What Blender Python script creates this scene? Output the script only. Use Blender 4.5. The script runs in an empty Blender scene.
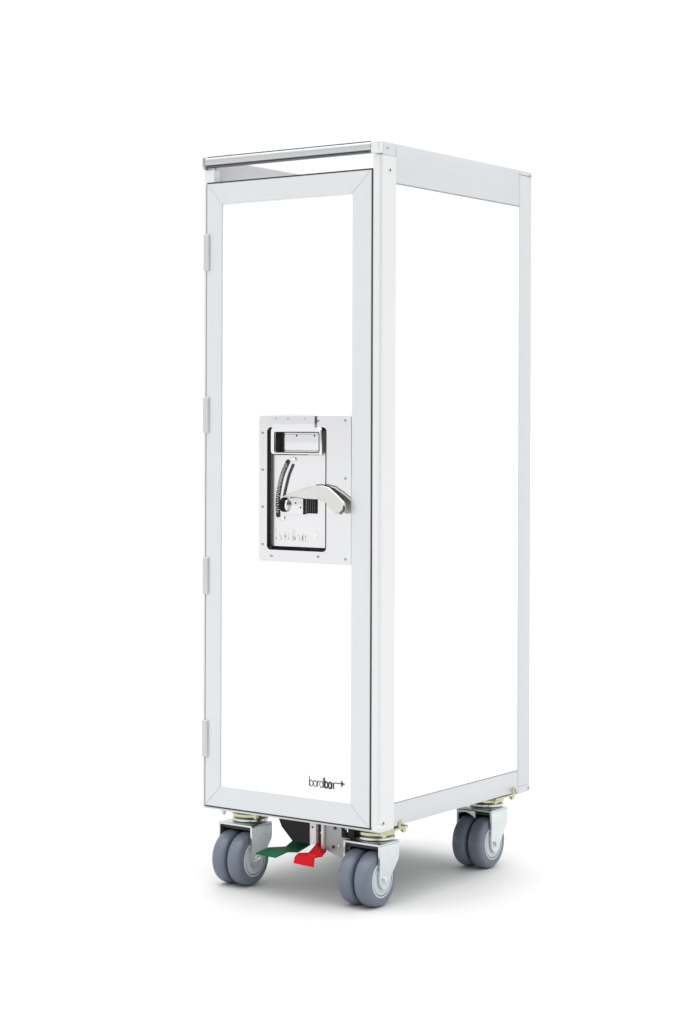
import bpy, bmesh, math
from mathutils import Vector, Matrix
S = bpy.context.scene
COL = S.collection

# ------------------------------------------------------------------ camera
cam = bpy.data.objects.new('camera', bpy.data.cameras.new('camera'))
COL.objects.link(cam)
az, pi_, ro = 0.6331237, -0.0008412, 0.0033668
fwd = Vector((-math.sin(az)*math.cos(pi_), math.cos(az)*math.cos(pi_), math.sin(pi_)))
rt = Vector((math.cos(az), math.sin(az), 0)); up = rt.cross(fwd)
r2 = rt*math.cos(ro) + up*math.sin(ro); u2 = -rt*math.sin(ro) + up*math.cos(ro)
m = Matrix((r2, u2, -fwd)).transposed().to_4x4(); m.translation = Vector((1.79085, -2.241745, 0.640273))
cam.matrix_world = m
cam.data.sensor_fit = 'HORIZONTAL'; cam.data.sensor_width = 36
cam.data.lens = 2020.567/682*36
cam.data.shift_x = 54.156/682; cam.data.shift_y = -77.437/682
cam.data.clip_start = 0.05; cam.data.clip_end = 500
S.camera = cam

# ------------------------------------------------------------------ world: white studio
W = bpy.data.worlds.new('World'); S.world = W; W.use_nodes = True
nt = W.node_tree; nt.nodes.clear()
out = nt.nodes.new('ShaderNodeOutputWorld'); bg = nt.nodes.new('ShaderNodeBackground')
tc = nt.nodes.new('ShaderNodeTexCoord'); sep = nt.nodes.new('ShaderNodeSeparateXYZ')
ramp = nt.nodes.new('ShaderNodeValToRGB')
ramp.color_ramp.elements[0].position = 0.60; ramp.color_ramp.elements[0].color = (.36, .36, .36, 1)
ramp.color_ramp.elements[1].position = 0.9; ramp.color_ramp.elements[1].color = (1, 1, 1, 1)
nt.links.new(tc.outputs['Generated'], sep.inputs[0]); nt.links.new(sep.outputs['Z'], ramp.inputs[0])
# dark patch added to the world behind the camera, for contrast in chrome reflections
dot = nt.nodes.new('ShaderNodeVectorMath'); dot.operation = 'DOT_PRODUCT'; dot.inputs[1].default_value = (.64, -.767, .05)
dim = nt.nodes.new('ShaderNodeMapRange'); dim.interpolation_type = 'SMOOTHSTEP'
dim.inputs[1].default_value = .80; dim.inputs[2].default_value = .95; dim.inputs[3].default_value = 1; dim.inputs[4].default_value = .12
mul = nt.nodes.new('ShaderNodeVectorMath'); mul.operation = 'SCALE'
nt.links.new(tc.outputs['Generated'], dot.inputs[0]); nt.links.new(dot.outputs['Value'], dim.inputs[0])
nt.links.new(ramp.outputs[0], mul.inputs[0]); nt.links.new(dim.outputs[0], mul.inputs['Scale'])
nt.links.new(mul.outputs[0], bg.inputs[0]); nt.links.new(bg.outputs[0], out.inputs[0])
bg.inputs[1].default_value = 2.9

def area(name, loc, target, sx, sy, power, col=(1, 1, 1)):
    l = bpy.data.lights.new(name, 'AREA'); l.shape = 'RECTANGLE'; l.size = sx; l.size_y = sy
    l.energy = power; l.color = col
    o = bpy.data.objects.new(name, l); COL.objects.link(o); o.location = loc
    o.rotation_euler = (Vector(target) - Vector(loc)).to_track_quat('-Z', 'Y').to_euler()
    return o
area('overhead_softbox', (0.2, 0.0, 3.2), (0.2, 0.1, 0), 2.2, 2.2, 14)

S.view_settings.view_transform = 'Standard'; S.view_settings.look = 'None'
S.view_settings.gamma = 1; S.view_settings.exposure = 0.0
S.render.engine = 'CYCLES'
S.cycles.max_bounces = 10; S.cycles.diffuse_bounces = 6; S.cycles.glossy_bounces = 6

# ------------------------------------------------------------------ materials
def mat(name, col, metallic=0.0, rough=0.5, noise=0.0, scale=60, stretch=(1, 1, 1), bump=0.0, rnoise=0.0, spec=None):
    M = bpy.data.materials.new(name); M.use_nodes = True
    t = M.node_tree; b = t.nodes['Principled BSDF']
    b.inputs['Metallic'].default_value = metallic; b.inputs['Roughness'].default_value = rough
    if spec is not None: b.inputs['Specular IOR Level'].default_value = spec
    c = (col[0], col[1], col[2], 1)
    b.inputs['Base Color'].default_value = c
    tcn = t.nodes.new('ShaderNodeTexCoord'); mp = t.nodes.new('ShaderNodeMapping')
    mp.inputs['Scale'].default_value = stretch
    nz = t.nodes.new('ShaderNodeTexNoise'); nz.inputs['Scale'].default_value = scale; nz.inputs['Detail'].default_value = 4
    t.links.new(tcn.outputs['Object'], mp.inputs[0]); t.links.new(mp.outputs[0], nz.inputs['Vector'])
    if noise:
        mx = t.nodes.new('ShaderNodeMix'); mx.data_type = 'RGBA'
        mx.inputs[6].default_value = tuple(x*(1-noise) for x in col) + (1,)
        mx.inputs[7].default_value = tuple(min(1, x*(1+noise)) for x in col) + (1,)
        t.links.new(nz.outputs[0], mx.inputs[0]); t.links.new(mx.outputs[2], b.inputs['Base Color'])
    if rnoise:
        mr = t.nodes.new('ShaderNodeMapRange'); mr.inputs[3].default_value = max(.02, rough-rnoise); mr.inputs[4].default_value = rough+rnoise
        t.links.new(nz.outputs[0], mr.inputs[0]); t.links.new(mr.outputs[0], b.inputs['Roughness'])
    if bump:
        bp = t.nodes.new('ShaderNodeBump'); bp.inputs['Strength'].default_value = bump; bp.inputs['Distance'].default_value = .001
        t.links.new(nz.outputs[0], bp.inputs['Height']); t.links.new(bp.outputs[0], b.inputs['Normal'])
    return M
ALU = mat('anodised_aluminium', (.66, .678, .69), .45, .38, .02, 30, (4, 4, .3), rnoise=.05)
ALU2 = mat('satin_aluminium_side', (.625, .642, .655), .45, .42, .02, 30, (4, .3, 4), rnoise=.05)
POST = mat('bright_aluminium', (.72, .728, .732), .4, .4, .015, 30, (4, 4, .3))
PANEL = mat('white_laminate', (.93, .935, .935), 0, .35, .006, 8)
BAR = mat('brushed_bar', (.50, .515, .525), .85, .36, .03, 80, (.3, 6, 6))
CHROME = mat('polished_steel', (.69, .695, .705), 1, .13, .01, 14, bump=.12)
BACKP = mat('pressed_steel', (.74, .74, .755), .85, .22, .01, 14, bump=.12)
RIV = mat('rivet_steel', (.34, .34, .35), 1, .2)
LEVM = mat('lever_steel', (.66, .645, .62), .85, .3, .02, 60)
INNER = mat('inner_wall_shade', (.44, .44, .46), .2, .5)  # grey kept dark to stand in for shade on the inner walls
STEEL = mat('satin_steel', (.78, .78, .77), 1, .16, .02, 60)
DARK = mat('black_gasket_and_shade', (.025, .025, .028), 0, .5)  # gasket and small black parts; also darkens the caster fork gaps
BLK_PARTS_REFL = mat('black_parts_and_reflection', (.008, .008, .010), 0, .15, spec=.12)  # black parts; also stands in for dark reflections on the recess walls
BAR_REFL = mat('dark_bar_reflection', (.09, .095, .10), 0, .5)  # stands in for the dark reflection under the push bar
SEAL_REFL = mat('grey_seal_and_reflection', (.35, .36, .37), 0, .5)  # panel seals; also the reflection line on the bar's top edge
HINGE = mat('hinge_aluminium', (.56, .57, .575), .5, .4)
INK = mat('black_ink', (.02, .02, .022), 0, .5)
TYRE = mat('grey_rubber', (.142, .165, .214), 0, .36, .05, 120, bump=.03)
HUB = mat('grey_plastic_hub', (.56, .60, .65), 0, .4, .02, 60)
ZINC = mat('galvanised_steel', (.66, .70, .70), .92, .24, .10, 70, rnoise=.08, bump=.15)
YZINC = mat('yellow_zinc', (.54, .53, .35), .95, .22, .14, 90, rnoise=.08, bump=.15)
GREEN = mat('green_paint', (.001, .11, .040), 0, .5, .05, 60, spec=.15)
RED = mat('red_paint', (.54, .004, .010), 0, .5, .05, 60, spec=.15)
GZINC = mat('dull_zinc', (.36, .39, .39), .6, .45, .12, 60)
DSTEEL_SHADE = mat('dark_steel_and_shade', (.014, .014, .016), 0, .5, .1, 50, spec=.2)  # dark steel parts; also the shade inside the brake bracket
FLOOR = mat('white_studio_floor', (.665, .665, .667), 0, .6, .004, 3)

# ------------------------------------------------------------------ mesh helpers
def finish(name, bm, M, parent=None, smooth=35):
    bmesh.ops.recalc_face_normals(bm, faces=bm.faces)
    me = bpy.data.meshes.new(name); bm.to_mesh(me); bm.free()
    for p in me.polygons: p.use_smooth = True
    me.set_sharp_from_angle(angle=math.radians(smooth))
    ms = M if isinstance(M, (list, tuple)) else [M]
    for q in ms: me.materials.append(q)
    o = bpy.data.objects.new(name, me); COL.objects.link(o)
    if parent is not None: o.parent = parent
    return o

def box(bm, x0, x1, y0, y1, z0, z1, bev=0.0, seg=2, mi=0):
    r = bmesh.ops.create_cube(bm, size=1)
    vs = r['verts']
    for v in vs:
        v.co = Vector((x0 if v.co.x < 0 else x1, y0 if v.co.y < 0 else y1, z0 if v.co.z < 0 else z1))
    fs = list({f for v in vs for f in v.link_faces})
    for f in fs: f.material_index = mi
    if bev:
        es = list({e for v in vs for e in v.link_edges})
        bmesh.ops.bevel(bm, geom=es, offset=bev, segments=seg, affect='EDGES', profile=.5)
    return bm

def loft(bm, loops, close=True, cap0=True, cap1=True, mi=0):
    rows = [[bm.verts.new(p) for p in L] for L in loops]
    n = len(rows[0])
    for a, b in zip(rows, rows[1:]):
        for i in range(n if close else n-1):
            f = bm.faces.new((a[i], a[(i+1) % n], b[(i+1) % n], b[i])); f.material_index = mi
    if cap0: f = bm.faces.new(rows[0][::-1]); f.material_index = mi
    if cap1: f = bm.faces.new(rows[-1]); f.material_index = mi
    return rows

def prism_xz(bm, poly, y0, y1, mi=0):          # outline in x,z extruded along y
    return loft(bm, [[(x, y0, z) for x, z in poly], [(x, y1, z) for x, z in poly]], mi=mi)
def prism_yz(bm, poly, x0, x1, mi=0):
    return loft(bm, [[(x0, y, z) for y, z in poly], [(x1, y, z) for y, z in poly]], mi=mi)
def prism_xy(bm, poly, z0, z1, mi=0):
    return loft(bm, [[(x, y, z0) for x, y in poly], [(x, y, z1) for x, y in poly]], mi=mi)

def rrect(x0, x1, z0, z1, r, n=6):
    pts = []
    for cx, cz, a0 in ((x1-r, z1-r, 0), (x0+r, z1-r, 90), (x0+r, z0+r, 180), (x1-r, z0+r, 270)):
        for k in range(n+1):
            a = math.radians(a0+90*k/n); pts.append((cx+r*math.cos(a), cz+r*math.sin(a)))
    return pts

def lathe(bm, prof, axis, c, n=48, mi=0):       # prof: (offset along axis, radius)
    c = Vector(c); loops = []
    for o, r in prof:
        L = []
        for k in range(n):
            a = 2*math.pi*k/n; ca, sa = r*math.cos(a), r*math.sin(a)
            d = {'x': (o, ca, sa), 'y': (ca, o, sa), 'z': (ca, sa, o)}[axis]
            L.append(c+Vector(d))
        loops.append(L)
    loft(bm, loops, mi=mi)

def ribbon(bm, pts, w, y0, y1, closed=False):   # flat stroke in the x,z plane
    n = len(pts); P = [Vector((a, b)) for a, b in pts]
    A, B = [], []
    for i in range(n):
        if closed: d = P[(i+1) % n]-P[i-1]
        else: d = P[min(i+1, n-1)]-P[max(i-1, 0)]
        d.normalize(); nrm = Vector((-d.y, d.x))*w/2
        A.append(P[i]+nrm); B.append(P[i]-nrm)
    rows = [[bm.verts.new(q) for q in ((a.x, y0, a.y), (a.x, y1, a.y), (b.x, y1, b.y), (b.x, y0, b.y))] for a, b in zip(A, B)]
    for i in range(n if closed else n-1):
        a, b = rows[i], rows[(i+1) % n]
        for k in range(4): bm.faces.new((a[k], a[(k+1) % 4], b[(k+1) % 4], b[k]))
    if not closed:
        bm.faces.new(rows[0][::-1]); bm.faces.new(rows[-1])

def tube(bm, pts, r, n=12):
    P = [Vector(p) for p in pts]; loops = []
    for i, p in enumerate(P):
        d = (P[min(i+1, len(P)-1)]-P[max(i-1, 0)]).normalized()
        a = d.cross(Vector((0, 1, 0)))
        if a.length < 1e-4: a = d.cross(Vector((1, 0, 0)))
        a.normalize(); b = d.cross(a)
        loops.append([p+(a*math.cos(2*math.pi*k/n)+b*math.sin(2*math.pi*k/n))*r for k in range(n)])
    loft(bm, loops)

def plate3(bm, top, th):                       # closed solid below a list of quads (each a list of 3-D points)
    for q in top:
        a = [Vector(p) for p in q]
        nrm = (a[1]-a[0]).cross(a[2]-a[0]).normalized()
        if nrm.z < 0 or (abs(nrm.z) < .3 and nrm.y > 0): nrm = -nrm
        loft(bm, [a, [p-nrm*th for p in a]])

def new(): return bmesh.new()
def dome(bm, x, z, y, r):
    lathe(bm, [(0, r), (-r*.35, r*.85), (-r*.6, r*.5), (-r*.68, r*.1)], 'y', (x, y, z), 14)

def wordmark(bm, x0, zb, width, y0, y1, thin, bold):
    """the lettering: four thin letters, three heavy ones, the last arm running on into a small aeroplane"""
    k = width/.0589
    def X(v): return x0+v*k
    H, A = .0084*k, .0136*k
    def ell(cx, rx, w):
        ribbon(bm, [(X(cx)+rx*k*math.cos(t*math.tau/28), zb+H/2+(H/2)*math.sin(t*math.tau/28)) for t in range(28)], w, y0, y1, True)
    def bar(x, z0, z1, w): ribbon(bm, [(X(x), zb+z0), (X(x), zb+z1)], w, y0, y1)
    rx = .0027
    bar(.0004, 0, A, thin); ell(.0036, rx, thin)                      # b
    ell(.0100, rx, thin)                                             # o
    bar(.0140, 0, H, thin)                                           # r
    ribbon(bm, [(X(.0140+.0034*(1-math.cos(a*math.pi/2/6))), zb+H*.55+H*.45*math.sin(a*math.pi/2/6)) for a in range(7)], thin, y0, y1)
    ell(.0202, rx, thin); bar(.0234, 0, A, thin)                      # d
    e = (bold-thin)*.25
    bar(.0256, 0, A, bold); ell(.0284, rx*.86, bold)                      # b
    ell(.0345, rx*.86, bold); bar(.0371, 0, H, bold)                      # a
    bar(.0402, 0, H, bold)                                           # r
    ribbon(bm, [(X(.0402), zb+H*.72), (X(.0411), zb+H*.9), (X(.0426), zb+H), (X(.0545), zb+H)], bold*.6, y0, y1)
    # aeroplane
    zc = zb+H
    poly = [(.0592, 0), (.0582, .0008), (.0561, .0010), (.0537, .0042), (.0523, .0042), (.0533, .0010), (.0512, .0007), (.0512, -.0007),
            (.0533, -.0010), (.0523, -.0042), (.0537, -.0042), (.0561, -.0010), (.0582, -.0008)]
    prism_xz(bm, [(X(a), zc+b*k) for a, b in poly], y0-.00003, y1+.00003)

# ------------------------------------------------------------------ floor
bm = new(); bmesh.ops.create_circle(bm, cap_ends=True, segments=96, radius=160)
fl = finish('floor', bm, FLOOR); fl['kind'] = 'structure'

# ------------------------------------------------------------------ trolley
T = bpy.data.objects.new('service_trolley', None); COL.objects.link(T); T.empty_display_size = .1
T['label'] = 'tall slim white trolley with silver edges, steel door latch and grey twin casters'
T['category'] = 'trolley'

XL, XR, D = -.005, .300, .405
ZB, ZT = .1085, 1.03
DT, DBm = .9922, .1125            # door top and bottom
DX0, DX1 = .0040, .2842           # door left and right

# corner posts -------------------------------------------------------
def post_front_right():
    bm = new(); r = .006
    poly = [(.2862, .0015)]
    for k in range(7):
        a = math.radians(-90+90*k/6); poly.append((XR-r+r*math.cos(a), .0015+r+r*math.sin(a)))
    poly += [(XR, .0365), (.2862, .0365)]
    prism_xy(bm, poly, .1135, 1.0118); return bm
finish('corner_post', post_front_right(), POST, T)
bm = new(); poly = [(.0155, .0015)]
for k in range(7):
    a = math.radians(-90-90*k/6); poly.append((XL+.006+.006*math.cos(a), .0075+.006*math.sin(a)))
poly += [(XL, .0140), (.0155, .0140)]
prism_xy(bm, poly, .1135, 1.0118); finish('corner_post', bm, POST, T)
bm = new(); box(bm, XL, XL+.0122, .0141, .0366, .1135, 1.0119, .0004); finish('post_flange', bm, INNER, T)
for x0, x1 in ((XL, XL+.03), (XR-.03, XR)):
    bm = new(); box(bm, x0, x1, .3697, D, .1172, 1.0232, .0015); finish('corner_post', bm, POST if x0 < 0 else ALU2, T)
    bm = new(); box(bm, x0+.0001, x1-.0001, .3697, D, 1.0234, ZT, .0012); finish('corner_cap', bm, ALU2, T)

# side walls -----------------------------------------------------------
for s in (0, 1):
    xo = XR if s else XL; d = -1 if s else 1
    def bx(bm, dep0, dep1, *r, **k):
        a, b = xo+d*dep0, xo+d*dep1; box(bm, min(a, b), max(a, b), *r, **k)
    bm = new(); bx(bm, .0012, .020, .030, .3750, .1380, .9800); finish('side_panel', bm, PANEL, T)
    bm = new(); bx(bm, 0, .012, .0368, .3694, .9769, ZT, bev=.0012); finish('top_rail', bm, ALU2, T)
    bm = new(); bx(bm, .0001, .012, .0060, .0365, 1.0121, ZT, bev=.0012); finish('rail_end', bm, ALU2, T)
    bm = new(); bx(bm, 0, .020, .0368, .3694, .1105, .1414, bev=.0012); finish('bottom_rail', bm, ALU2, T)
    # thin dark joints where the panel meets its frame
    for za, zb in ((.9755, .9768), (.1415, .1427)):
        bm = new(); bx(bm, .0009, .0030, .0368, .3694, za, zb); finish('panel_seal', bm, SEAL_REFL, T)

# back, deck, base ------------------------------------------------------
bm = new(); box(bm, XL+.031, XR-.031, .385, .402, .112, 1.000, .001); finish('back_panel', bm, PANEL, T)
for x0, x1 in ((XL+.0122, XL+.0135), (XR-.0135, XR-.0122)):
    bm = new(); box(bm, x0, x1, .0146 if x0 < .1 else .0370, .3835, .9625, 1.0280); finish('inner_wall_shade', bm, INNER, T)  # thin grey sheets added to darken the tray's inner walls
bm = new(); box(bm, XL+.0145, XR-.0145, .037, .3835, .955, .962, 0); finish('top_deck', bm, PANEL, T)
bm = new(); box(bm, XL+.021, XR-.021, .045, .384, .1095, .122, 0)
finish('base_plate', bm, GZINC, T)
bm = new(); box(bm, XL+.001, XR-.0142, .0035, .030, .1072, .1108, .001); finish('sill_strip', bm, ALU, T)
bm = new(); box(bm, XR-.0140, XR+.0004, .0012, .0368, .1068, .1168, .0022, 3); finish('corner_foot', bm, POST, T)
bm = new(); box(bm, XL-.0004, XL+.0140, .0012+.004, .0368, .1068+.004, .1168, .0022, 3); finish('corner_foot', bm, POST, T)

# top push bar ----------------------------------------------------------
bm = new()
cy, cz = .0035, 1.0238
prof = []
for k in range(17):
    a = math.radians(90+180*k/16); prof.append((cy+.0058*math.cos(a)*1.0, cz+.0066*math.sin(a)))
prof += [(.0095, cz-.0066), (.0095, cz+.0066)]
prism_yz(bm, prof, .0015, .2838); finish('push_bar', bm, BAR, T)
bm = new(); box(bm, .003, .2838, -.0008, .0100, 1.0156, 1.0170, .0004); finish('bar_edge_reflection', bm, BAR_REFL, T)  # strips coloured as the dark reflections along the bar's edges
bm = new(); box(bm, .003, .2838, .0008, .0100, 1.0305, 1.0312, .0003); finish('bar_edge_reflection', bm, SEAL_REFL, T)
for x0, x1, M in ((-.0040, .0018, BAR), (.2837, .2990, POST)):
    bm = new(); box(bm, x0, x1, -.0030, .0200, 1.0132, 1.0320, .0032, 4); finish('bar_cap', bm, M, T)

for x0, x1 in ((XL, XL+.03), (XR-.03, XR)):
    bm = new(); box(bm, x0-.0004, x1+.0004, .3690, D+.0004, .1068, .1175, .0018, 3); finish('corner_foot', bm, ALU2, T)
# screws ------------------------------------------------------------------
def screw_side(y, z, r=.0028, x=XR, M=ZINC):
    bm = new(); lathe(bm, [(0, r), (.0008, r*.95), (.0012, r*.5)], 'x', (x, y, z), 20); 
    o = finish('screw', bm, M, T)
    bm = new(); box(bm, x+.0010, x+.00145, y-r*.22, y+r*.22, z-r*.6, z+r*.6); box(bm, x+.0009, x+.00144, y-r*.6, y+r*.6, z-r*.2, z+r*.2)
    finish('screw_slot', bm, DARK, o)
screw_side(.0205, .9925, .0030); screw_side(.4005, 1.0240, .0026); screw_side(.0090, .1195, .0030)
screw_side(.4000, .1125, .0024, XR+.0004); screw_side(.0140, 1.0215, .0020)

# ------------------------------------------------------------------ door
PX0, PX1, PZ0, PZ1 = .0312, .2535, .1411, .9625
bm = new()
hole = rrect(.108, .216, .474, .652, .006); edge = rrect(PX0-.004, PX1+.004, PZ0-.004, PZ1+.004, .0005)
loft(bm, [[(x, .026, z) for x, z in hole], [(x, .0018, z) for x, z in hole], [(x, .0018, z) for x, z in edge], [(x, .026, z) for x, z in edge], [(x, .026, z) for x, z in hole]], cap0=False, cap1=False)
bmesh.ops.remove_doubles(bm, verts=bm.verts, dist=1e-6)
DOOR = finish('door', bm, PANEL, T); DOOR['label'] = 'white door with grey mitred frame and black printed lettering'
def member(a, b, c, d, name):                    # mitred frame member, bevelled at the visible edges
    bm = new(); cen = Vector(((a[0]+b[0]+c[0]+d[0])/4, (a[1]+b[1]+c[1]+d[1])/4))
    g = .00035
    P = []
    for p in (a, b, c, d):
        P.append((p[0], p[1]))
    rows = loft(bm, [[(x, 0, z) for x, z in P], [(x, .027, z) for x, z in P]])
    es = [e for e in bm.edges if all(abs(v.co.y) < 1e-6 for v in e.verts)]
    bmesh.ops.bevel(bm, geom=es, offset=.0006, segments=2, affect='EDGES')
    return finish(name, bm, ALU, DOOR)
member((DX0, DT), (DX1, DT), (PX1, PZ1), (PX0, PZ1), 'door_rail')
member((DX0, DBm), (DX1, DBm), (PX1, PZ0), (PX0, PZ0), 'door_rail')
member((DX0, DBm), (DX0, DT), (PX0, PZ1), (PX0, PZ0), 'door_stile')
member((DX1, DBm), (DX1, DT), (PX1, PZ1), (PX1, PZ0), 'door_stile')
# black gasket round the door
bm = new(); g = .0022
box(bm, DX0-.001, DX1+g, .0012, .028, DT+.0002, DT+g); box(bm, DX0-.001, DX1+g, .0012, .028, DBm-g, DBm-.0002)
box(bm, DX1+.0002, DX1+g-.0001, .0010, .028, DBm-g+.0001, DT+g-.0001)
finish('gasket', bm, DARK, DOOR)
bm = new(); box(bm, DX0-.0024, DX0-.0002, .0010, .028, DBm, DT); finish('gasket', bm, mat('grey_gasket', (.28, .285, .29), 0, .5), DOOR)
for z0, z1 in ((.8693, .9218), (.6397, .6908), (.4115, .464), (.1806, .233)):
    bm = new(); box(bm, -.0005, .0095, -.0032, .0100, z0, z1, .0016, 3)
    finish('hinge', bm, HINGE, DOOR)
# printed wordmark
bm = new(); wordmark(bm, .1842, .1583, .0592, .00145, .0022, .0010, .0021)
finish('printed_lettering', bm, INK, DOOR)

# ------------------------------------------------------------------ latch
LX0, LX1, LZ0, LZ1 = .0975, .2532, .4637, .6640
RX0, RX1, RZ0, RZ1 = .1122, .2118, .4788, .6478
outer = rrect(LX0, LX1, LZ0, LZ1, .003); inner = rrect(RX0, RX1, RZ0, RZ1, .006)
bm = new(); y0 = .0002
loops = [[(x, .0019, z) for x, z in outer], [(x, y0+.0003, z) for x, z in outer],
         [(x, y0, z) for x, z in rrect(LX0+.0003, LX1-.0003, LZ0+.0003, LZ1-.0003, .0028)], [(x, y0, z) for x, z in inner]]
loft(bm, loops, cap0=False, cap1=False)
LATCH = finish('latch', bm, CHROME, T); LATCH['label'] = 'polished steel latch plate with dark recess, pull handle and turning lever'
back = rrect(RX0+.0005, RX1-.001, RZ0+.0048, RZ1-.002, .005); YB = .0075
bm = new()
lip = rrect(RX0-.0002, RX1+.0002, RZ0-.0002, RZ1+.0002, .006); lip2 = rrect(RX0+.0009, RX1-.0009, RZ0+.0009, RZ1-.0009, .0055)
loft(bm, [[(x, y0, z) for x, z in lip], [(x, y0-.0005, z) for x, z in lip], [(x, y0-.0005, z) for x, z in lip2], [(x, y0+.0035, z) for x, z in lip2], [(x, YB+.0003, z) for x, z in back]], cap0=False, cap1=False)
finish('recess_wall', bm, BLK_PARTS_REFL, LATCH)  # walls coloured black in place of dark reflections in the polished recess
bm = new(); loft(bm, [[(x, YB, z) for x, z in back], [(x, YB+.002, z) for x, z in back]], cap1=False)
finish('recess_back', bm, BACKP, LATCH)
for x, z in ((.2432, .6576), (.2436, .5793), (.2440, .4703), (.1198, .4702), (.1989, .4721), (.1038, .6406), (.1041, .5893), (.1043, .538), (.1045, .486), (.1985, .6569), (.1220, .6590)):
    bm = new(); dome(bm, x, z, y0, .0022); finish('rivet', bm, RIV, LATCH)
# cover flap over the recess
bm = new(); box(bm, .1225, .1946, -.0034, -.0006, .6418, .6638, .0005)
flap = finish('cover_flap', bm, CHROME, LATCH)
for x in (.129, .150, .178):
    bm = new(); dome(bm, x, .6600, -.0034, .0013); finish('rivet', bm, RIV, LATCH)
bm = new(); box(bm, .1950, .2100, .0050, .0072, .6440, .6470); finish('recess_shadow_strip', bm, BLK_PARTS_REFL, LATCH)
# pull handle: rounded steel frame half sunk in the recess
bm = new()
def hr(x0, x1, z0, z1, r): return rrect(x0, x1, z0, z1, r)
yA, yB_ = -.0028, .0070
o1 = hr(.1190, .2058, .6098, .6480, .0050); i1 = hr(.1270, .2016, .6142, .6405, .0020)
o1b = hr(.1204, .2044, .6112, .6466, .0040); i1b = hr(.1258, .2028, .6130, .6417, .0028)
loft(bm, [[(x, yB_, z) for x, z in i1], [(x, yA+.0016, z) for x, z in i1], [(x, yA, z) for x, z in i1b], [(x, yA, z) for x, z in o1b], [(x, yA+.0016, z) for x, z in o1], [(x, yB_, z) for x, z in o1]], cap0=False, cap1=False)
finish('pull_handle', bm, STEEL, LATCH)
bm = new(); ribbon(bm, rrect(.1268, .2018, .6138, .6409, .0024), .0009, yA-.0002, yA+.0008, True); finish('handle_groove', bm, DSTEEL_SHADE, LATCH)
for yy in (.0012, .0046):          # fine grooves running round the outside of the handle
    g1 = hr(.1188, .2060, .6096, .6482, .0051)
    bm = new(); loft(bm, [[(x, yy, z) for x, z in g1], [(x, yy+.0011, z) for x, z in g1]], cap0=False, cap1=False); finish('handle_groove', bm, GZINC, LATCH)
bm = new(); box(bm, .1274, .1290, yA+.0022, yB_, .6146, .6400); finish('handle_groove', bm, DSTEEL_SHADE, LATCH)
bm = new(); box(bm, .1195, .2060, .0060, .0073, .6105, .6440, .0003); finish('handle_back', bm, CHROME, LATCH)
for x, z in ((.1330, .6366), (.1580, .6366), (.1880, .6366)):
    bm = new(); dome(bm, x, z, .0060, .0014); finish('rivet', bm, DSTEEL_SHADE, LATCH)
# curved travel slot with its marks, and the guide groove beside it
def arc(pts, n=24):
    out_ = []; m_ = len(pts)-1
    for k in range(n+1):
        t = k/n*m_; i = min(int(t), m_-1); f = t-i
        p0, p1, p2, p3 = (Vector(pts[max(0, min(m_, i+j))]) for j in (-1, 0, 1, 2))
        q = .5*((2*p1)+(p2-p0)*f+(2*p0-5*p1+4*p2-p3)*f*f+(3*p1-p0-3*p2+p3)*f**3); out_.append((q.x, q.y))
    return out_
slot = arc([(.1384, .6005), (.1294, .5834), (.1249, .5687), (.1213, .549), (.1218, .5262)], 30)
bm = new(); ribbon(bm, slot, .0062, YB-.0012, YB-.0002)
for p in (slot[0], slot[-1]): lathe(bm, [(-.0012, .0031), (-.0002, .0031)], 'y', (p[0], YB, p[1]), 20)
S1 = finish('travel_slot', bm, INK, LATCH)
bm = new()
for i in range(2, 29):
    a, b = Vector(slot[i-1]), Vector(slot[i+1]); d = (b-a).normalized(); nn = Vector((-d.y, d.x)); p = Vector(slot[i])
    w = .0018 if i % 3 else .0024
    off = nn*(.0006 if i % 2 else -.0007)
    ribbon(bm, [tuple(p+off-nn*w/1.0), tuple(p+off+nn*w/1.0)], .0008, YB-.0016, YB-.0011)
finish('slot_marks', bm, POST, LATCH)
groove = arc([(.1478, .5972), (.1400, .5811), (.1335, .559), (.1318, .552)], 16)
bm = new(); ribbon(bm, groove, .0036, YB-.0010, YB-.0002); finish('guide_groove', bm, INK, LATCH)
for p, z in ((.1490, .6035), (.1300, .5225)):
    bm = new(); lathe(bm, [(-.0003, .0034), (-.0016, .0034), (-.0020, .0029), (-.0020, .0001)], 'y', (p, YB, z), 20); finish('stop_pin', bm, STEEL, LATCH)
# pivot block: ribbed dark cylinder and bright collar, locking window
bm = new()
for k in range(3):
    lathe(bm, [(0, .0102), (.0022, .0102)], 'x', (.1300+k*.0026, YB+.0010, .5410), 28)
lathe(bm, [(0, .0088), (.0080, .0088)], 'x', (.1299, YB+.0010, .5410), 28)
finish('pivot_barrel', bm, BLK_PARTS_REFL, LATCH)
bm = new(); lathe(bm, [(0, .0070), (.0008, .0098), (.0040, .0098), (.0048, .0070)], 'x', (.1385, YB+.0010, .5405), 28); finish('pivot_collar', bm, STEEL, LATCH)
bm = new(); box(bm, .1436, .1672, YB-.0042, YB-.0004, .5290, .5520, .0006); pl = finish('pivot_plate', bm, CHROME, LATCH)
for x, z in ((.1545, .5440), (.1630, .5380)):
    bm = new(); dome(bm, x, z, YB-.0042, .0013); finish('pivot_rivet', bm, DSTEEL_SHADE, LATCH)
bm = new(); box(bm, .1672, .1678, YB-.0044, YB-.0004, .5285, .5525); box(bm, .1712, .1885, YB-.0012, YB-.0002, .5300, .5500, .0004); finish('lock_window', bm, BLK_PARTS_REFL, LATCH)
bm = new()
for k in range(4): box(bm, .1740+k*.0036, .1748+k*.0036, YB-.0018, YB-.0010, .5315, .5480)
finish('lock_spring', bm, mat('oily_steel', (.12, .12, .12), .8, .35), LATCH)
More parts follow.
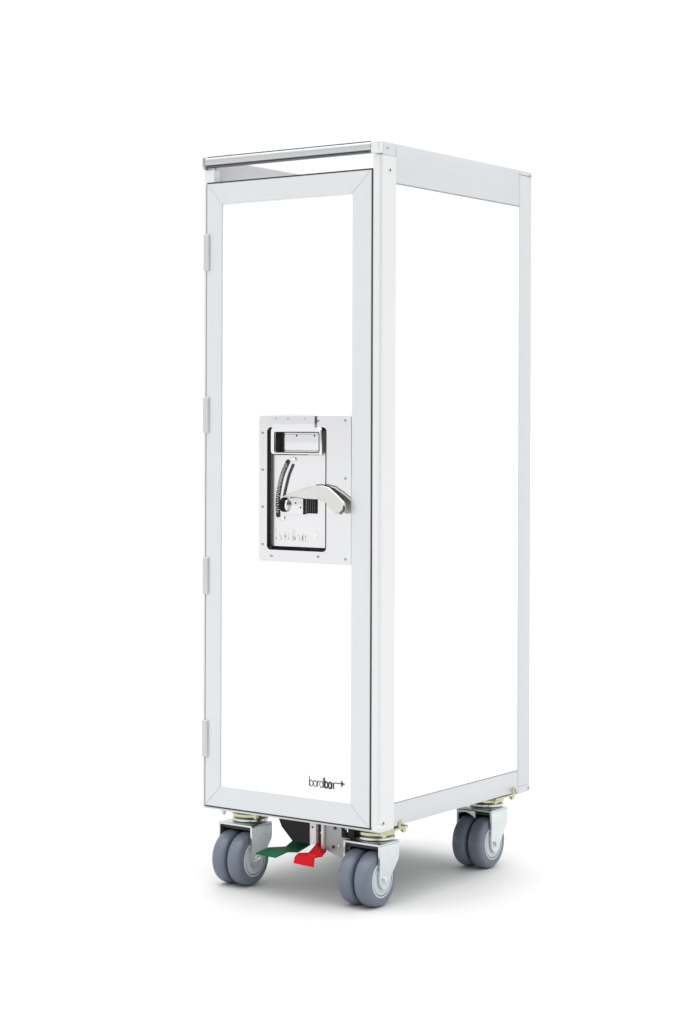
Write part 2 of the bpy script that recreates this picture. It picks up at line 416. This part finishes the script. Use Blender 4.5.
# lever: flat paddle that folds outwards to a rounded tip
bm = new()
def P(x, y, z): return Vector((x, y, z))
front = [P(.1400, -.003, .5530), P(.1660, -.004, .5614), P(.1800, -.0045, .5652), P(.1970, -.0050, .5685), P(.2100, -.0065, .5690), P(.2215, -.0080, .5666), P(.2345, -.0100, .5584), P(.2460, -.0115, .5500)]
lower = [P(.1420, -.003, .5515), P(.1560, -.004, .5527), P(.1790, -.0045, .5505), P(.1960, -.0050, .5500), P(.2060, -.0065, .5503), P(.2140, -.0080, .5475), P(.2245, -.0100, .5400), P(.2340, -.0115, .5330)]
tipc = (front[-1]+lower[-1])/2; hw = (front[-1]-lower[-1])/2; ax = Vector((.85, -.06, -.52)).normalized()
for k in (1, 2, 3, 4, 5):
    a = math.radians(90*k/5.6); c_, s_ = math.cos(a), math.sin(a)
    front.append(tipc+hw*c_+ax*s_*.0112); lower.append(tipc-hw*c_+ax*s_*.0112)
th = Vector((.0004, .0028, 0))
loops = []
for a, b in zip(front, lower):
    e = (a-b).normalized()*.0008; q = th*.25
    loops.append([a-e, b+e, b+q, b+th-q, b+e+th, a-e+th, a+th-q, a+q])
loft(bm, loops)
LEV = finish('lever', bm, LEVM, LATCH)
bm = new()
tt = [tipc+hw*.62+ax*.0098+Vector((0, -.0002, 0)), tipc+ax*.0120+Vector((0, -.0002, 0)), tipc-hw*.62+ax*.0098+Vector((0, -.0002, 0))]
tube(bm, [p+Vector((0, -.0003, 0)) for p in tt], .0007, 8); tube(bm, [p-ax*.0026+Vector((0, -.0003, 0)) for p in tt], .0006, 8)
finish('lever_tip_groove', bm, DSTEEL_SHADE, LATCH)
# dark line along the upper edge of the lever's folded part
bm = new(); tube(bm, [a+Vector((.0016, .0012, .0010)) for a in front[3:8]], .0007, 8); finish('lever_edge', bm, DSTEEL_SHADE, LATCH)
# embossed wordmark at the foot of the recess
bm = new(); wordmark(bm, .1170, .4905, .0745, YB-.0008, YB+.0002, .0010, .0017)
finish('embossed_lettering', bm, STEEL, LATCH)
for o in LATCH.children:
    if o.name.split('.')[0] in ('travel_slot', 'slot_marks', 'guide_groove', 'stop_pin', 'pivot_barrel', 'pivot_collar', 'pivot_plate', 'pivot_rivet', 'lock_window', 'lock_spring', 'embossed_lettering'):
        o.location.x = .0040

# ------------------------------------------------------------------ casters
R = .0379
def caster(xc, yaxle, ysw, flip=False):
    """fork is the part's own mesh; axle along x, swivel behind the axle (or before it when flipped)"""
    x0, x1 = xc-.030, xc+.030; f = -1 if flip else 1
    yf = yaxle-.0125*f
    zt, t = .0840, .0030
    side = [(yf, zt), (yf, .0385), (yf+.002*f, .0310), (yf+.007*f, .0262), (yf+.0125*f, .0248), (yf+.0185*f, .0265), (yf+.0235*f, .0320), (yf+.0265*f, .0400), (yf+.0455*f, .0620), (yf+.0470*f, .0670), (yf+.0470*f, zt)]
    bm = new()
    for a, b in ((x0, x0+t), (x1-t, x1)):
        prism_yz(bm, side, a, b)
    ya, yb = sorted((yf, yf+.047*f))
    box(bm, x0, x1, ya-.0006, yb+.0006, zt-.0002, zt+t, .0012, 2)
    FK = finish('caster', bm, ZINC, T, 30)
    # swivel: bearing races in yellow zinc, top plate and bolts
    bm = new(); c = (xc, ysw, 0)
    lathe(bm, [(.0876, .010), (.0876, .0245), (.0890, .0262), (.0915, .0262), (.0925, .0240), (.0932, .0225)], 'z', c, 40); finish('bearing_race', bm, ZINC, FK)
    bm = new(); lathe(bm, [(.0932, .0190), (.0936, .0240), (.0950, .0258), (.0985, .0258), (.1005, .0235), (.1010, .020)], 'z', c, 40); finish('bearing_race', bm, YZINC, FK)
    bm = new(); box(bm, xc-.034, xc+.034, ysw-.030, ysw+.030, .1012, .1050, .0012); finish('mounting_plate', bm, YZINC, FK)
    for sx in (-1, 1):
        for sy in (-1, 1):
            bm = new(); lathe(bm, [(.0968, .0020), (.0968, .0046), (.1011, .0046)], 'z', (xc+sx*.0290, ysw+sy*.0245, 0), 6); lathe(bm, [(.0950, .0020), (.0968, .0022)], 'z', (xc+sx*.0290, ysw+sy*.0245, 0), 12)
            finish('bolt', bm, YZINC if sx > 0 else ZINC, FK)
    bm = new(); yy = sorted((yf+.0400*f, yf+.0440*f)); box(bm, x0+t+.0002, x1-t-.0002, yy[0], yy[1], .0540, zt-.0004)
    finish('fork_back_shade', bm, DARK, FK)  # dark cross plate added to close off the bright view through the fork
    bm = new(); yy = sorted((yf+.0060*f, yf+.0400*f)); box(bm, x0+t+.0002, x1-t-.0002, yy[0], yy[1], .0785, zt-.0004)
    finish('fork_gap_shade', bm, DARK, FK)  # dark block added to blacken the gap above the wheels
    # twin wheels
    za = R
    for s in (-1, 1):
        cx = xc+s*.0135; w = .0118
        tp = []
        for k in range(13):
            a = math.radians(-90+180*k/12)
            tp.append((cx+w*math.copysign(abs(math.sin(a))**.8, math.sin(a)), R-.0105+.0105*abs(math.cos(a))**.55))
        tp = [(cx-w, R-.0145)]+tp+[(cx+w, R-.0145)]
        bm = new(); lathe(bm, tp, 'x', (0, yaxle, za), 64); finish('tyre', bm, TYRE, FK, 50)
        o_ = cx+s*w
        hp = [(o_-s*.004, R-.0130), (o_+s*.0004, R-.0130), (o_+s*.0009, R-.0136), (o_+s*.0009, R-.0153), (o_-s*.0008, R-.0157), (o_-s*.0008, R-.0166), (o_+s*.0006, R-.0171), (o_+s*.0003, .0120), (o_+s*.0010, .0100), (o_+s*.0010, .004)]
        bm = new(); lathe(bm, hp, 'x', (0, yaxle, za), 64); finish('hub', bm, HUB, FK, 40)
    for s in (-1, 1):
        xo_ = x1 if s > 0 else x0
        bm = new(); lathe(bm, [(xo_-s*.0005, .0068), (xo_+s*.0006, .0068), (xo_+s*.0008, .0060), (xo_+s*.0009, .0048), (xo_+s*.0030, .0046), (xo_+s*.0036, .0036)], 'x', (0, yaxle, za), 20)
        ax_ = finish('axle_bolt', bm, ZINC, FK)
    return FK
caster(.2582, .0330, .0550)
caster(.0418, .0335, .0560)
rear = caster(.2525, .3365, .3600)
bm = new()          # curved tongue of the wheel lock, under the front edge of this fork
top_ = [(.2265+.030*k/10, .0838) for k in range(11)]
low_ = [(.2265+.030*k/10, .0838-.0075*(abs(k/10-.45)/.55)**1.6*(1 if k > 4 else .5)-.0022) for k in range(11)]
prism_xz(bm, top_+low_[::-1], .3205, .3232); finish('lock_tongue', bm, ZINC, rear)
caster(.0415, .3360, .3600)
# yellow-zinc mounting lugs with screws, on the lower side rail next to each caster
for y0_, zz in ((.0500, .1115), (.3560, .1150)):
    bm = new(); lathe(bm, [(0, .0050), (.0018, .0050), (.0030, .0036), (.0034, .0015)], 'x', (XR, y0_, zz), 8); o = finish('lug_screw', bm, YZINC, T)
    bm = new(); lathe(bm, [(.0033, .0017), (.0036, .0016)], 'x', (XR, y0_, zz), 12); finish('screw_slot', bm, DARK, o)
bm = new(); lathe(bm, [(0, .0022), (.0010, .0018)], 'x', (XR, .0536, .1185), 10); finish('lug_screw', bm, YZINC, T)

# ------------------------------------------------------------------ brake bracket and pedals
bm = new(); prism_xz(bm, [(.1125, .1070), (.1120, .1005), (.1167, .0905), (.1358, .0724), (.1672, .0715), (.1672, .1070)], .030, .085)
BR = finish('brake_bracket_shade', bm, DSTEEL_SHADE, T)  # dark solid standing in for the shadow inside the open bracket
bm = new(); box(bm, .1673, .1780, .0270, .0800, .0715, .1070, .0006); finish('bracket_strip', bm, POST, BR)
bm = new(); lathe(bm, [(-.0003, .0016), (.0010, .0016)], 'y', (.1722, .0270, .0965), 12); finish('bolt_hole', bm, DARK, BR)
bm = new(); box(bm, .1782, .1870, .0330, .0800, .0700, .1070); finish('slot_filler', bm, mat('brown_steel', (.05, .025, .02), .3, .5), BR)
bm = new(); dome(bm, .1822, .0893, .0330, .0016); finish('rivet', bm, STEEL, BR)
bm = new(); box(bm, .1871, .1912, .0260, .0800, .0680, .1070, .0005); finish('bracket_strip', bm, POST, BR)
bm = new(); prism_xz(bm, [(.1914, .1070), (.1914, .0700), (.1960, .0660), (.2320, .0560), (.2320, .1070)], .0300, .0330)
finish('brake_plate', bm, GZINC, BR)
for x, z, q in ((.2054, .0729, DARK), (.2152, .0761, POST), (.2080, .0990, DARK)):
    bm = new(); lathe(bm, [(.0002, .0022), (-.0014, .0022), (-.0018, .0016), (-.0018, .0002)], 'y', (x, .0300, z), 6); finish('bolt', bm, q, BR)

bm = new(); box(bm, .2200, .2400, .0270, .0500, .0880, .1045, .001); box(bm, .2240, .2290, .0240, .0275, .0900, .1000, .001); finish('lock_cam', bm, DSTEEL_SHADE, BR)
# green pedal
bm = new()
plate3(bm, [[(.1067, -.0159, .0600), (.1425, -.0185, .0600), (.1350, .0200, .0605), (.0994, .0225, .0605)],
            [(.0994, .0225, .0605), (.1350, .0200, .0605), (.1450, .0300, .0597), (.1167, .0400, .0610)],
            [(.1167, .0400, .0610), (.1450, .0300, .0597), (.1450, .0620, .0655), (.1165, .0620, .0685)],
            [(.1165, .0620, .0685), (.1450, .0620, .0655), (.1480, .0700, .0760), (.1190, .0700, .0780)]], .0022)
bmesh.ops.remove_doubles(bm, verts=bm.verts, dist=.0004)
p = finish('brake_pedal', bm, GREEN, T); p['label'] = 'green foot pedal'
# red pedal
bm = new()
plate3(bm, [[(.1765, -.0210, .0645), (.2090, -.0210, .0683), (.2090, -.0235, .0545), (.1765, -.0235, .0560)],
            [(.1765, -.0210, .0645), (.2090, -.0210, .0683), (.2022, -.0010, .0650), (.1676, .0000, .0650)],
            [(.1676, .0000, .0650), (.2022, -.0010, .0650), (.2040, .0010, .0655), (.1790, .0085, .0655)],
            [(.1790, .0085, .0655), (.2060, .0010, .0655), (.1936, .0300, .0668), (.1770, .0300, .0745)],
            [(.1770, .0300, .0745), (.1936, .0300, .0668), (.1870, .0420, .0760), (.1780, .0420, .0800)]], .0020)
p = finish('brake_pedal', bm, RED, T); p['label'] = 'red foot pedal with folded-down lip'
